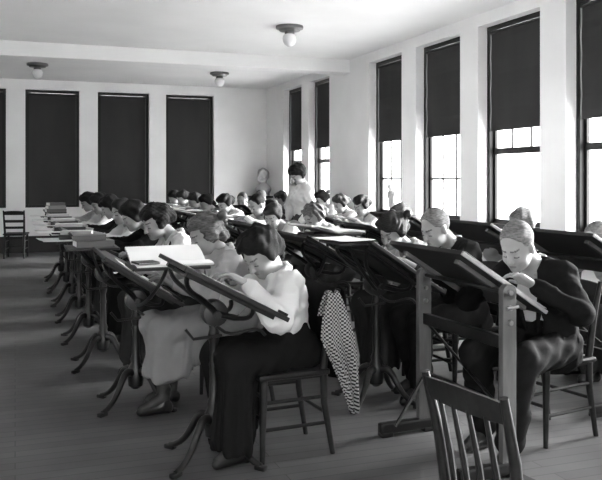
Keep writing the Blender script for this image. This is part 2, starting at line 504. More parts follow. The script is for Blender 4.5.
    g = wav(seed+11, 44, .0065 if female else .0045); g3 = wav(seed+12, 95, .0030)
    def g4(X, Y, Z):
        u = np.sin(34*X+21*Z+2.2*np.sin(19*Y+seed)+seed); v = np.sin(30*Y-26*Z+2.0*np.sin(23*X+seed))
        return (.0075 if female else .005)*(np.abs(u)**.6-.7) + (.0055 if female else .0035)*(np.abs(v)**.6-.7)
    F.warp(lambda X, Y, Z: g(X, Y, Z*.6)+g3(X, Y, Z)+g4(X, Y, Z))
    fobj({'jacket': 'jacket', 'blouse': 'blouse', 'dress': 'bodice', 'jumper': 'blouse'}[style], F, mt, root)
    if style == 'jacket':
        F = Field(lo2, hi2, hc)
        F.cone(waist, chest, .098, .118, .03, SY); F.cone(chest, neck+A_(-.012, 0, -.06), .118, .068, .05, SY)
        fobj('shirt', F, mat('shirt_white', .62, .8, .05, 6), root)
        F = Field(neck-A_(.12, .12, .08), neck+A_(.14, .12, .10), min(hc, .006))
        Rc = rot(0, R(lean+8), 0)
        for a in range(16):
            t0 = 2*PI*a/16; t1 = 2*PI*(a+1)/16
            p = [neck+A_(.0, 0, -.005)+Rc@A_(.060*math.cos(t), .060*math.sin(t), z) for t in (t0, t1) for z in (-.022, .022)]
            F.cone(p[0], p[2], .007, .007, .004); F.cone(p[1], p[3], .006, .006, .004); F.cone((p[0]+p[1])/2, (p[2]+p[3])/2, .007, .007, .004)
        fobj('collar', F, mat('collar_linen', .72, .7), root)
        if lod == 0:
            F = Field(neck+A_(0, -.1, -.14), neck+A_(.2, .1, .06), .006)
            k = neck+Rc@A_(.075, 0, -.03)
            F.ell(k, (.012, .012, .012))
            for s in (-1, 1): F.cone(k, k+A_(0, s*.038, .004), .009, .018, .004)
            fobj('bow_tie', F, mat('tie_silk', .22, .4), root)
            F = Field(lo2, hi2, .0065)
            for s in (-1, 1):
                pts = [neck+Rs@A_(-.045, s*.062, -.005), neck+Rs@A_(.045, s*.080, -.04), neck+Rs@A_(.115, s*.075, -.13), neck+Rs@A_(.140, s*.03, -.33)]
                F.chain(pts, [.014, .017, .020, .008], .006)
            fobj('lapels', F, mt, root)
    elif style == 'jumper':
        F = Field(lo2, hi2, hc)
        F.cone(waist, chest, .117*w, .140*w, .03, SY); F.cone(chest, neck+A_(-.01, 0, -.07), .140*w, .080, .05, SY)
        F.ell(neck+Rs@A_(.10, 0, -.05), (.09, .06, .15), Rs, .01, 'sub')
        for s in (-1, 1): F.ell(shl[s]+A_(0, s*.05, -.02), (.07, .06, .09), None, .01, 'sub')
        F.cone(neck+A_(-.01, 0, -.035), C, .062, .062, .012, op='sub')
        fobj('pinafore', F, ml, root)
    if female and lod == 0:      # collar lying on the shoulders, meeting in a V at the chest
        F = Field(lo2, A_(hi2[0], hi2[1], hi2[2]+.02), .0065)
        for s in (-1, 1):
            pts = [neck+Rs@A_(-.060, 0, .012), neck+Rs@A_(-.045, s*.055, .002), neck+Rs@A_(.030, s*.068, -.018), neck+Rs@A_(.100, s*.040, -.085), neck+Rs@A_(.135, s*.008, -.17)]
            F.chain(pts, [.016, .017, .018, .020, .008], .01)
        fobj('collar', F, mat('collar_%03d' % int(topg*1100), min(.75, topg*1.1), .8, .05, 8), root)
        if style == 'dress':
            F = Field(lo2, A_(hi2[0], hi2[1], hi2[2]+.02), .0055)
            for s in (-1, 1):
                pts = [neck+Rs@A_(-.05, s*.085, -.012), neck+Rs@A_(.030, s*.096, -.040), neck+Rs@A_(.115, s*.062, -.105), neck+Rs@A_(.150, s*.010, -.19)]
                F.chain(pts, [.007]*4, .003)
            fobj('dark_braid_trim', F, mat('trim_dark', .04, .8), root)
    # ---- hair
    mh = mat('hair_%04d' % int(hairg*10000), hairg, .62, .5, 45, spec=.10, bump=.5, bscale=150, stretch=(1, 1, 4))
    hs = hair_scale
    r_ = .26*hs+.06
    F = Field(C-r_, C+r_, hh_)
    def P(x, y, z): return C + H @ A_(x, y, z)
    amp = .0035 if lod < 2 else .004
    if hair == 'short':
        F.ell(P(-.018, 0, .030), (.099, .079, .096), H, .01)
        F.ell(P(.015, 0, .078), (.066, .060, .026), H, .02)
        F.ell(P(.118, 0, .016), (.085, .10, .100), H, .010, 'sub')
        F.ell(P(.03, 0, -.10), (.12, .12, .085), H, .01, 'sub')
        for s in (-1, 1): F.ell(P(.004, s*.085, -.026), (.024, .025, .036), H, .006, 'sub')
        F.warp(wav(seed, 90, .0018))
    else:
        F.ell(P(-.026, 0, .036), A_(.104, .088, .100)*hs, H, .02)
        F.ell(P(.030, 0, .086), A_(.058, .070, .034)*hs, H, .04)
        for s in (-1, 1): F.ell(P(-.012, s*.068*hs, .002), A_(.052, .032, .050)*hs, H, .03)
        if hair in ('bun', 'curly'): F.ell(P(-.108, 0, -.005), A_(.058, .062, .058)*hs, H, .03)
        if hair == 'nape': F.ell(P(-.095, 0, -.055), A_(.050, .066, .048)*hs, H, .03)
        if hair == 'braid':
            F.ell(P(-.085, 0, -.045), (.055, .060, .050), H, .03)
            c = P(-.10, .0, -.09)
            for i in range(7):
                F.ell(c+A_(-.006*i-.012, -.012*i + (.008 if i % 2 else -.008), -.020*i-.01), (.022-.001*i, .022-.001*i, .017), None, .008)
        F.ell(P(.102, 0, -.035), A_(.074, .072, .085), H, .015, 'sub')
        F.ell(P(.072, 0, -.032), A_(.068, .12, .075), H, .012, 'sub')
        F.ell(P(.02, 0, -.12), A_(.10, .09, .065), H, .02, 'sub')
        g1 = wav(seed, 75 if hair != 'curly' else 120, amp*1.6 if hair != 'curly' else .009)
        g2 = wav(seed+5, 170, .0032 if lod == 0 else 0.0)
        F.warp(lambda X, Y, Z: g1(X, Y, Z)+g2(X, Y, Z))
    fobj('hair', F, mh, root)
    if bow is not None:
        F = Field(C-.3, C+.3, min(hh_, .009))
        k = P(-.115*hs, .0, .055)
        for s in (-1, 1):
            F.cone(k, k+H@A_(-.01, s*.070, .018), .012, .034, .01, sc=(1, 1, 1)); F.cone(k, k+H@A_(-.02, s*.035, -.045), .008, .018, .01)
        F.ell(k, (.018, .018, .018), None, .01)
        fobj('hair_bow', F, mat('ribbon_%03d' % int(bow*1000), bow, .5), root)
    return root, hip, {s: wr[s] for s in (-1, 1)}

# ------------------------------------------------------------------ the room
XR, YB, ZC = 4.92, 15.5, 3.25
XL, YF = -2.6, -2.6
SILL, WTOP = .84, 3.11
def struct(name, bm, m, parent=None, **kw):
    o = obj(name, bm, m, parent, **kw)
    if parent is None: o['kind'] = 'structure'
    return o
b = bm_(); bx(b, XL-.3, XR+.3, YF, YB+.3, -.1, 0); struct('floor', b, M_FLOOR)
b = bm_(); bx(b, XL-.3, XR+.3, YF, YB+.3, ZC, ZC+.15); struct('ceiling', b, M_CEIL)
b = bm_(); bx(b, XL, XR, 11.2, 11.5, 3.05, ZC+.01); struct('trim_1', b, M_CEIL)
b = bm_(); bx(b, XL-.3, XL, YF, YB, 0, ZC); struct('wall_left', b, M_WALL)
b = bm_(); bx(b, XL-.3, -1.2, YF-.3, YF, 0, ZC); bx(b, 1.0, XR+.3, YF-.3, YF, 0, ZC); bx(b, -1.2, 1.0, YF-.3, YF, 2.6, ZC); bx(b, -1.2, 1.0, YF-.3, YF, 0, .8); struct('wall_front', b, M_WALL)
RW = [(13.40, 14.42), (12.05, 13.02), (9.46, 10.50), (7.98, 9.06), (6.49, 7.60), (5.00, 6.10), (3.5, 4.6), (2.0, 3.1), (.5, 1.6)]
SD = .30
b = bm_()
ys = sorted([y for w in RW for y in w])
edges = [YF]+ys+[YB+.3]
for i in range(0, len(edges), 2): bx(b, XR, XR+SD, edges[i], edges[i+1], 0, ZC)
for y0, y1 in RW:
    bx(b, XR, XR+SD, y0, y1, 0, SILL); bx(b, XR, XR+SD, y0, y1, WTOP, ZC)
struct('wall_right', b, M_WALL)
BW = [(.18, 1.16), (1.50, 2.49), (2.82, 3.80), (-1.14, -.16)]
b = bm_()
xs = sorted([x for w in BW for x in w]); edges = [XL]+xs+[XR]
BT = 3.07
for i in range(0, len(edges), 2): bx(b, edges[i], edges[i+1], YB, YB+SD, 0, ZC)
for x0, x1 in BW:
    bx(b, x0, x1, YB, YB+SD, 0, SILL); bx(b, x0, x1, YB, YB+SD, BT, ZC)
struct('wall_back', b, M_WALL)
b = bm_(); bx(b, XL, XR-.02, YB-.02, YB, 0, .30); bx(b, XL, XR-.02, YB-.03, YB, .28, .31); struct('baseboard_back', b, M_BASE)
b = bm_(); bx(b, XR-.02, XR, YF, YB-.03, 0, .30); bx(b, XR-.03, XR, YF, YB-.03, .28, .31); struct('baseboard_right', b, M_BASE)
b = bm_(); bx(b, XL, XL+.02, YF, YB-.03, 0, .30); struct('baseboard_left', b, M_BASE)

def window(n, y0, y1, back=False, full=False, rail=None, bar=None, mull=2, top=WTOP, shade_z=1.94):
    """built in a local frame: u along the wall, v into the wall, z up"""
    root = empty('window_%d' % n, (0, 0, 0)); root['kind'] = 'structure'
    def B(bm, u0, u1, v0, v1, z0, z1):
        if back: bx(bm, u0, u1, YB+v0, YB+v1, z0, z1)
        else: bx(bm, XR+v0, XR+v1, u0, u1, z0, z1)
    f = bm_(); t = .055
    B(f, y0, y0+t, .12, .22, SILL, top); B(f, y1-t, y1, .12, .22, SILL, top)
    B(f, y0+t, y1-t, .12, .22, top-t, top); B(f, y0+t, y1-t, .10, .22, SILL, SILL+.05)
    obj('window_frame', f, M_WFR, root)
    s = bm_()
    a0, a1 = y0+t, y1-t
    B(s, a0, a0+.035, .17, .20, SILL+.05, top-t); B(s, a1-.035, a1, .17, .20, SILL+.05, top-t)
    if rail: B(s, a0+.035, a1-.035, .165, .205, rail-.035, rail+.035)
    zlo = rail if rail else SILL+.05
    for i in range(1, mull+1):
        u = a0+(a1-a0)*i/(mull+1)
        B(s, u-.011, u+.011, .175, .195, zlo, top-t)
    if bar: B(s, a0+.035, a1-.035, .172, .198, bar-.014, bar+.014)
    B(s, a0+.035, a1-.035, .165, .205, SILL+.05, SILL+.10)
    obj('sash', s, M_WFR, root)
    g = bm_(); B(g, a0+.03, a1-.03, .186, .188, SILL+.10, top-t); obj('glass', g, M_GLASS, root)
    # roller shade: cloth, hem bar, roller
    z1 = top-t-.03; z0 = SILL+.02 if full else shade_z
    sh = bm_()
    n_ = 14; rows = []
    for i in range(n_+1):
        z = z1-(z1-z0)*i/n_; vv = .135+.004*math.sin(i*1.3)
        row = []
        for u in (y0+t+.012, (y0+y1)/2, y1-t-.012):
            row.append(sh.verts.new((u, YB+vv, z) if back else (XR+vv, u, z)))
        rows.append(row)
    for a_, b_ in zip(rows, rows[1:]):
        for k in (0, 1): sh.faces.new((a_[k], a_[k+1], b_[k+1], b_[k]))
    so = obj('roller_shade', sh, M_SHADE, root)
    md = so.modifiers.new('thick', 'SOLIDIFY'); md.thickness = .003
    hb = bm_(); B(hb, y0+t+.012, y1-t-.012, .128, .142, z0-.012, z0+.012)
    if full: B(hb, y0+t+.012, y1-t-.012, .126, .134, 1.93, 1.955)
    obj('hem_bar', hb, M_SHADE, so)
    rb = bm_()
    p0, p1 = (y0+t, y1-t)
    if back: tube(rb, [(p0, YB+.135, z1+.01), (p1, YB+.135, z1+.01)], .018, 12)
    else: tube(rb, [(XR+.135, p0, z1+.01), (XR+.135, p1, z1+.01)], .018, 12)
    obj('roller', rb, M_SHADE, so)
    return root
k = 1
for i, (y0, y1) in enumerate(RW):
    r_, br_ = (None, 1.39) if i in (2, 3) else (1.70, None)
    window(k, y0, y1, rail=r_, bar=br_, mull=2, shade_z=1.94 + (0 if i != 5 else .03)); k += 1
for x0, x1 in BW:
    window(k, x0, x1, back=True, full=True, rail=1.9, top=BT); k += 1

# ------------------------------------------------------------------ ceiling lamps
def ceiling_lamp(x, y, label):
    t = tag(empty('ceiling_lamp', (x, y, ZC)), label, 'ceiling lamp', 'ceiling lamps')
    b = bm_(); lathe(b, [(.165, 0), (.170, -.015), (.165, -.035), (.135, -.045), (.125, -.06), (.10, -.065)], 28)
    obj('ceiling_plate', b, M_BRASS, t, smooth=True)
    b = bm_(); lathe(b, [(.055, -.062), (.060, -.09), (.056, -.10)], 20); obj('lamp_collar', b, M_BRASS, t, smooth=True)
    b = bm_(); lathe(b, [(.052, -.095), (.078, -.115), (.088, -.15), (.080, -.19), (.062, -.222), (.03, -.245), (.012, -.25)], 24)
    obj('glass_shade', b, M_GLASSW, t, smooth=True)
ceiling_lamp(3.14, 8.97, 'ceiling lamp with brass plate and milk glass bowl, the nearest one')
ceiling_lamp(3.37, 13.35, 'small ceiling lamp above the third dark window of the back wall')
ceiling_lamp(.34, 13.3, 'small ceiling lamp above the leftmost dark window')

# ------------------------------------------------------------------ drafting tables
def pedestal_table(label, x, y, rz=0, zc=.91, tilt=28, depth=.52, width=.80, shelf=None, legrot=40, paper=None, bshift=0.0, group='iron pedestal drafting tables'):
    """local +x is the student's side (low edge of the board); the board turns on a hub at the column's top"""
    t = tag(empty('drafting_table', (x, y, 0), rz), label, 'drafting table', group)
    zh = zc-.15
    for i in range(4):
        a = R(legrot+90*i); c, s = math.cos(a), math.sin(a)
        pr = bez((.028, 0, .20), (.13, 0, .27), (.12, 0, .06), (.285, 0, .018), 12)
        b = bm_(); tube(b, [(p[0]*c, p[0]*s, p[2]) for p in pr], [.026-.010*math.sin(PI*i_/24) for i_ in range(13)], 10)
        box(b, (.285*c, .285*s, .012), (.06, .035, .024), Matrix.Rotation(a, 3, 'Z'), .006)
        obj('leg', b, M_IRON, t, smooth=True)
    b = bm_(); lathe(b, [(.02, .10), (.045, .12), (.05, .16), (.045, .23), (.030, .26), (.034, .28), (.024, .31), (.021, .45), (.025, .47), (.021, .49), (.019, zh-.16), (.026, zh-.14), (.030, zh-.11), (.022, zh-.08), (.030, zh-.04)], 18)
    obj('column', b, M_IRON, t, smooth=True)
    b = bm_(); lathe(b, [(.03, -.055), (.062, -.05), (.066, -.02), (.066, .02), (.062, .05), (.03, .055)], 22, (0, 0, zh), 'y')
    lathe(b, [(.018, -.09), (.018, .09)], 14, (0, 0, zh), 'y')
    obj('hub', b, M_IRON, t, smooth=True)
    tn = math.tan(R(tilt)); ct, st = math.cos(R(tilt)), math.sin(R(tilt))
    def bp(u, y_, off): return (u*ct - off*st*-1*-1 if False else u*ct+off*st, y_, zc-u*st+off*ct)
    # bracket: two curved arms each side reaching the battens
    b = bm_()
    for s in (-1, 1):
        for u in (-.19, .17):
            e = bp(u, s*.22, -.022)
            tube(b, bez((0, s*.05, zh), (u*.35, s*.06, zh+.10*(1 if u < 0 else -.1)), (e[0]-.02*(1 if u < 0 else -1), s*.17, e[2]-.10), e, 10), [.016]*5+[.012]*6, 8)
        p0 = bp(-.2, s*.22, -.022); p1 = bp(.2, s*.22, -.022); tube(b, [p0, p1], .012, 8)
    tube(b, [bp(-.19, -.22, -.03), bp(-.19, .22, -.03)], .009, 8)
    obj('tilting_bracket', b, M_IRON, t, smooth=True)
    b = bm_(); tube(b, [(0, -.05, zh-.06)]+bez((.04, -.06, zh-.09), (.12, -.06, zh-.13), (.2, -.06, zh-.04), (.25, -.06, zh-.12), 8), .008, 8)
    tube(b, [(.02, -.08, zh-.10), (-.12, -.08, zh-.11), (-.16, -.08, zh-.06)], .008, 8)
    obj('clamp_lever', b, M_IRON, t, smooth=True)
    Rt = Matrix.Rotation(R(tilt), 3, 'Y')
    b = bm_(); box(b, (0, bshift, zc), (depth, width, .022), Rt, .004)
    bo = obj('drawing_board', b, M_BOARD, t)
    for s in (-1, 1):
        b = bm_(); c = bp(0, s*(width/2-.11)+bshift, -.021); box(b, c, (depth*.86, .05, .02), Rt, .003); obj('batten', b, M_WOOD, bo)
    b = bm_(); c = bp(depth/2-.012, bshift, .017); box(b, c, (.018, width*.9, .014), Rt, .003); obj('pencil_ledge', b, M_WOOD, bo)
    if shelf:
        sx, sy, sz, sw, sd = shelf
        b = bm_(); box(b, (sx, sy, sz), (sw, sd, .016), None, .003)
        so = obj('side_shelf', b, M_BOARD, t)
        b = bm_(); tube(b, bez((0, -.03, zh-.03), (sx*.2, sy*.4, zh-.02), (sx*.8, sy*.9, sz-.12), (sx, sy, sz-.008), 10), .011, 8)
        tube(b, [(sx-sw*.4, sy, sz-.014), (sx+sw*.4, sy, sz-.014)], .008, 8)
        obj('shelf_arm', b, M_IRON, so, smooth=True)
    return t

def T_world(x, y, rz, px, py, pz):
    c, s = math.cos(rz), math.sin(rz)
    return (x+px*c-py*s, y+px*s+py*c, pz)

def paper_on(label, x, y, rz, zc, tilt, u=0, v=0, w=.36, d=.46, m=None, skew=0, group='drawing sheets on the boards', lift=.0):
    Rt = Matrix.Rotation(rz, 3, 'Z') @ Matrix.Rotation(R(tilt), 3, 'Y') @ Matrix.Rotation(skew, 3, 'Z')
    b = bm_(); n = 8; rows = []
    for i in range(n+1):
        rows.append([b.verts.new((w*(i/n-.5), d*(j/n-.5), .001+.006*max(0, abs(i/n-.5)*2-.7)*(1+math.sin(j)))) for j in range(n+1)])
    for i in range(n):
        for j in range(n): b.faces.new((rows[i][j], rows[i+1][j], rows[i+1][j+1], rows[i][j+1]))
    o = obj('drawing_sheet', b, m or M_PAPER)
    md = o.modifiers.new('thick', 'SOLIDIFY'); md.thickness = .0015; md.offset = 1
    ct, st = math.cos(R(tilt)), math.sin(R(tilt)); of = .013+lift
    lx, lz = u*ct+of*st, zc-u*st+of*ct
    o.matrix_world = Matrix.Translation(T_world(x, y, rz, lx, v, lz)) @ Rt.to_4x4()
    tag(o, label, 'paper', group)
    return o

def frame_table(label, x, y, rz=0, zc=.91, tilt=32, depth=.56, width=.78, group='wooden frame drafting tables', post_m=None):
    t = tag(empty('drafting_table', (x, y, 0), rz), label, 'drafting table', group)
    ph = zc-.02
    for s in (-1, 1):
        yy = s*(width/2+.035)
        b = bm_(); box(b, (0, yy, ph/2+.03), (.078, .034, ph-.06), None, .004)
        lathe(b, [(.039, -.017), (.039, .017)], 24, (0, yy, ph), 'y')
        p = obj('post', b, post_m or M_POST, t, smooth=False)
        for z in (zc-.02, zc-.09, zc-.16):
            b = bm_(); lathe(b, [(.012, -.03), (.012, .03)], 12, (0.0, yy, z), 'y')
            obj('bolt', b, M_STEEL, p, smooth=True)
        b = bm_(); tube(b, [(-.03, yy+s*.035, zc-.09), (.035, yy+s*.035, zc-.085)], .007, 8); obj('wing_screw', b, M_STEEL, p, smooth=True)
        b = bm_(); box(b, (-.11, yy, .045), (.34, .05, .06), None, .012); box(b, (-.24, yy, .012), (.07, .055, .024), None, .004); box(b, (.02, yy, .012), (.06, .055, .024), None, .004)
        obj('foot', b, M_WOOD, t)
    b = bm_(); box(b, (0, 0, .30), (.03, width+.04, .07), None, .003); obj('cross_rail', b, M_WOOD, t)
    b = bm_(); box(b, (0, 0, zc-.26), (.03, width+.04, .06), None, .003); obj('cross_rail', b, M_WOOD, t)
    b = bm_(); tube(b, [(-.2, width/2+.0, .06), (.0, width/2-.0, .34)], .01, 8); tube(b, [(.0, -width/2, .30), (0, width/2, zc-.28)], .008, 8); obj('brace', b, M_IRON, t)
    Rt = Matrix.Rotation(R(tilt), 3, 'Y'); ct, st = math.cos(R(tilt)), math.sin(R(tilt))
    def bp(u, y_, off): return (u*ct+off*st, y_, zc-u*st+off*ct)
    b = bm_(); box(b, bp(0, 0, .02), (depth, width, .024), Rt, .003); bo = obj('drawing_board', b, M_BOARD, t)
    for s in (-1, 1):
        b = bm_(); box(b, bp(.0, s*(width/2-.09), -.003), (depth*.8, .035, .022), Rt, .003); obj('batten', b, M_BAT, bo)
        b = bm_(); box(b, bp(.0, s*(width/2+.006), .02), (depth, .012, .019), Rt, .003); obj('lit_edge_strip', b, M_LITEDGE, bo)['label'] = 'added edge strip, pale as if lit by the window'  # added strip, its pale colour imitates the lit edge of the board
    b = bm_(); tube(b, [(0, -width/2-.02, zc-.02), (0, width/2+.02, zc-.02)], .012, 10); obj('pivot_rod', b, M_IRON, t)
    return t

# ------------------------------------------------------------------ chairs
def build_chair(bars=2, spindles=0):
    t = empty('chair')
    b = bm_(); box(b, (0, 0, .445), (.40, .40, .030), None, .010); box(b, (.0, 0, .424), (.34, .34, .02)); obj('seat', b, M_WOOD, t)
    for s in (-1, 1):
        b = bm_(); tube(b, [(.165, s*.165, .435), (.168, s*.167, .30), (.175, s*.17, .0)], [.021, .020, .013], 12); obj('front_leg', b, M_WOOD, t, smooth=True)
        b = bm_(); tube(b, [(-.225, s*.172, 0), (-.178, s*.165, .28), (-.172, s*.165, .46), (-.205, s*.172, .68), (-.255, s*.178, .88)], [.014, .019, .021, .018, .013], 12)
        obj('rear_leg', b, M_WOOD, t, smooth=True)
    b = bm_()
    for z in (.17, .31):
        for s in (-1, 1): tube(b, [(.170, s*.168, z), (-.190, s*.167, z)], .010, 8)
    for z in (.22, .34): tube(b, [(.17, -.168, z), (.17, .168, z)], .010, 8)
    tube(b, [(-.19, -.168, .22), (-.19, .168, .22)], .010, 8)
    obj('stretcher', b, M_WOOD, t, smooth=True)
    def slat(z0, z1, x0, x1, name, curve=.022, th=.012):
        bb = bm_(); n = 8; r = []
        for i in range(n+1):
            y = -.172+.344*i/n; c = -curve*(1-(y/.172)**2)
            top = z1+(.012*(1-(y/.172)**2) if name == 'top_rail' else 0)
            r.append([bb.verts.new(p) for p in ((x0+c, y, z0), (x0+c-th, y, z0), (x1+c-th, y, top), (x1+c, y, top))])
        for a_, b_ in zip(r, r[1:]):
            for k_ in range(4): bb.faces.new((a_[k_], a_[(k_+1) % 4], b_[(k_+1) % 4], b_[k_]))
        bb.faces.new(r[0]); bb.faces.new(r[-1][::-1])
        obj(name, bb, M_WOOD, t)
    slat(.80, .865, -.232, -.25, 'top_rail')
    if spindles:
        for i in range(spindles):
            y = -.172+.344*(i+1)/(spindles+1); c = -.022*(1-(y/.172)**2)
            b = bm_(); tube(b, [(-.185, y, .455), (-.205+c*.6, y, .63), (-.240+c, y, .81)], [.009, .011, .008], 8); obj('spindle', b, M_WOOD, t, smooth=True)
    else:
        slat(.66, .71, -.202, -.213, 'back_slat'); slat(.545, .59, -.187, -.193, 'back_slat')
    return t
CH0 = build_chair(); used = [False]
def chair(label, x, y, rz, group='wooden classroom chairs'):
    c = CH0 if not used[0] else copy_tree(CH0); used[0] = True
    c.location = (x, y, 0); c.rotation_euler = (0, 0, rz); tag(c, label, 'chair', group)
    return c

# ------------------------------------------------------------------ books and portfolios
def book(label, x, y, z, rz, w=.19, d=.25, h=.035, m=None, group='books on the desk shelves'):
    t = tag(empty('book', (x, y, z), rz), label, 'book', group)
    b = bm_(); box(b, (0, 0, .0015), (w, d, .003)); box(b, (0, 0, h-.0015), (w, d, .003)); box(b, (-w/2+.002, 0, h/2), (.004, d, h)); obj('cover', b, m or M_BKD, t)
    b = bm_(); box(b, (.0, 0, h/2), (w-.010, d-.012, h-.006)); obj('page_block', b, M_PAGES, t)
    return t
def open_book(label, x, y, z, rz, w=.26, d=.42, raise_=.05, cover=None, name='portfolio', group='open portfolios'):
    """two leaves meeting at a spine along local x; one leaf lies flat, the other rises"""
    t = tag(empty(name, (x, y, z), rz), label, 'portfolio', group)
    def leaf(y0, y1, z0, z1, bow, m, th, nm):
        b = bm_(); r = []
        for i in range(9):
            u = i/8; yy = y0+(y1-y0)*u; zz = z0+(z1-z0)*u+bow*math.sin(PI*u)
            r.append([b.verts.new(p) for p in ((-w/2, yy, zz), (w/2, yy, zz), (w/2, yy, zz+th), (-w/2, yy, zz+th))])
        for a_, b_ in zip(r, r[1:]):
            for k_ in range(4): b.faces.new((a_[k_], a_[(k_+1) % 4], b_[(k_+1) % 4], b_[k_]))
        b.faces.new(r[0]); b.faces.new(r[-1][::-1]); obj(nm, b, m, t, smooth=True)
    leaf(-d/2, 0, .0, .0, 0, cover or M_BKM, .004, 'cover')
    leaf(0, d/2, .0, raise_, 0, cover or M_BKM, .004, 'cover')
    leaf(-d/2+.008, 0, .004, .005, .008, M_PAPER, .010, 'pages')
    leaf(0, d/2-.008, .005, raise_+.004, .010, M_PAPER, .010, 'pages')
    return t

# ================================================================== COLUMN A (left column of desks, students facing left)
def plane(xh, face_x, tx, zc, tilt):
    """distance ahead of the seat, centre height and slope of a board for the person() hands"""
    return (xh-tx, zc, math.tan(R(tilt)))
W = PI
# A1
pedestal_table('iron pedestal drafting table nearest the camera, before the woman with the braid', .93, 3.80, 0, .88, 28, .54, .66, legrot=38, bshift=-.13)
paper_on('sheet on the tilted board of the woman with the braid', .93, 3.80, 0, .88, 28, .02, -.12, .36, .46)
a1, hip1, w1 = person('woman in white blouse and long black skirt, dark braided hair, bent over the nearest board', 1.180, 3.82, W+R(12), 1.14, lean=14, pitch=40, yaw=12, lod=0,
    hair='braid', hairg=.02, topg=.66, skirtg=.018, seed=1, board=(.42, .885, .53), off=.19, hair_scale=1.03, knee=.365, narrow=True)
chair('wooden chair with a coat over its back, under the woman with the braid', 1.29, 3.82, W+R(4)).scale = (.96, .96, .95)
# A2
pedestal_table('iron pedestal drafting table carrying an open portfolio on its side shelf', .70, 4.88, 0, .80, 33, .54, .74, shelf=(.09, -.57, .915, .42, .32), legrot=40)
open_book('large open white portfolio on the shelf of the second left desk', .80, 4.31, .924, R(4), .42, .34, .075, name='portfolio')
book('thin dark notebook lying by the open white portfolio', .655, 4.20, .944, R(10), .12, .12, .010, M_BKD)
paper_on('sheet on the board before the woman in the grey sailor dress', .70, 4.88, 0, .80, 33, .05, .05, .34, .5)
person('woman in pale grey sailor dress with wavy light hair, second in the left column', 1.11, 4.76, W+R(4), 1.17, lean=12, pitch=24, yaw=4, lod=0,
    hair='nape', hairg=.12, topg=.42, skirtg=.36, style='dress', seed=2, board=(.56, .80, .6), off=.20, hair_scale=1.0, knee=.50, bow=.04, hemz=.2)
chair('wooden chair under the woman in the grey sailor dress', 1.30, 4.80, W)
# A3
pedestal_table('iron pedestal drafting table with two thick books on its shelf', .62, 6.00, 0, .84, 30, .52, .76, shelf=(-.13, -.50, .925, .34, .36), legrot=42)
book('thick pale-edged book at the bottom of the near stack on the left', .50, 5.50, .933, R(95), .21, .25, .045, M_BKM)
book('smaller book on top of the near stack on the left', .48, 5.51, .979, R(84), .17, .22, .034, M_BKM)
person('woman with dark upswept hair and light collar under a dark pinafore, left column', .97, 5.74, W+R(8), 1.20, lean=16, pitch=24, yaw=10, lod=0,
    hair='bun', hairg=.022, topg=.55, skirtg=.05, style='jumper', seed=3, board=(.52, .84, .58), hair_scale=1.04)
chair('wooden chair under the woman in the dark jumper', 1.27, 5.80, W)
# A4..A8
farA = [
 (.96, 6.85, 1.19, 'nape', .02, .02, .02, 'woman in black coat with dark hair, partly behind the woman in the jumper'),
 (.99, 7.90, 1.19, 'bun', .035, .62, .05, 'woman with dark curled hair and bright white sleeves, fifth in the left column'),
 (.99, 8.90, 1.195, 'nape', .02, .04, .03, 'woman in black blouse with dark hair between two white blouses on the left'),
 (.98, 9.95, 1.20, 'bun', .02, .58, .04, 'woman in white blouse with very dark puffed hair, seventh in the left column'),
 (.94, 11.1, 1.19, 'bun', .03, .40, .05, 'woman in pale blouse with dark hair at the far end of the left column')]
nthA = ['fourth', 'fifth', 'sixth', 'seventh', 'farthest']
for i, (hx, hy, ht, hr, hg, tg, sg, lb) in enumerate(farA):
    ty = hy+.15
    pedestal_table('iron pedestal drafting table, %s in the left column' % nthA[i], .60, ty, 0, .85, 24, .50, .80, shelf=(-.12, -.50, .90, .34, .38), legrot=42)
    person(lb, hx, hy, W+R([2, 12, -2, 9, 5][i]), ht, lean=[12, 20, 15, 22, 16][i], pitch=[30, 18, 34, 22, 28][i], yaw=[4, 14, 2, 12, 8][i], lod=1, hair=hr, hairg=hg, topg=tg, skirtg=sg, seed=20+i, board=(.60, .85, .45), hair_scale=[1.06, .96, 1.05, 1.08, 1.0][i])
    chair('wooden chair, %s in the left column' % nthA[i], hx+.28, hy+.02, W)
    paper_on('sheet on the %s board of the left column' % nthA[i], .60, ty, 0, .85, 24, 0, 0, .34, .5)
    # sheets and books at the left of each desk
    sy = ty-.50
    paper_on('sheet hanging over the shelf edge of the %s desk on the left' % nthA[i], .38, sy, R(7-3*i), .908-.012, 0, 0, 0, .40, .40, None, 0, 'loose sheets on the side shelves')
    if i < 4:
        book('dark book on the shelf of the %s desk on the left' % nthA[i], .47, sy+.02, .912, R(88+5*i), .19, .28, .035, M_BKD)
        book('pale book atop the dark one on the %s desk on the left' % nthA[i], .47, sy+.03, .948, R(80+6*i), .17, .24, .028, M_PALE)
    if i == 4:
        for q in range(4):
            book('%s book in the stack on the far left desk' % ['lowest', 'second', 'third', 'topmost'][q], .50, sy, .912+q*.042, R(90+7*q), .20-.02*q, .27-.02*q, .040, [M_BKD, M_BKM, M_PAPERG, M_BKM][q])

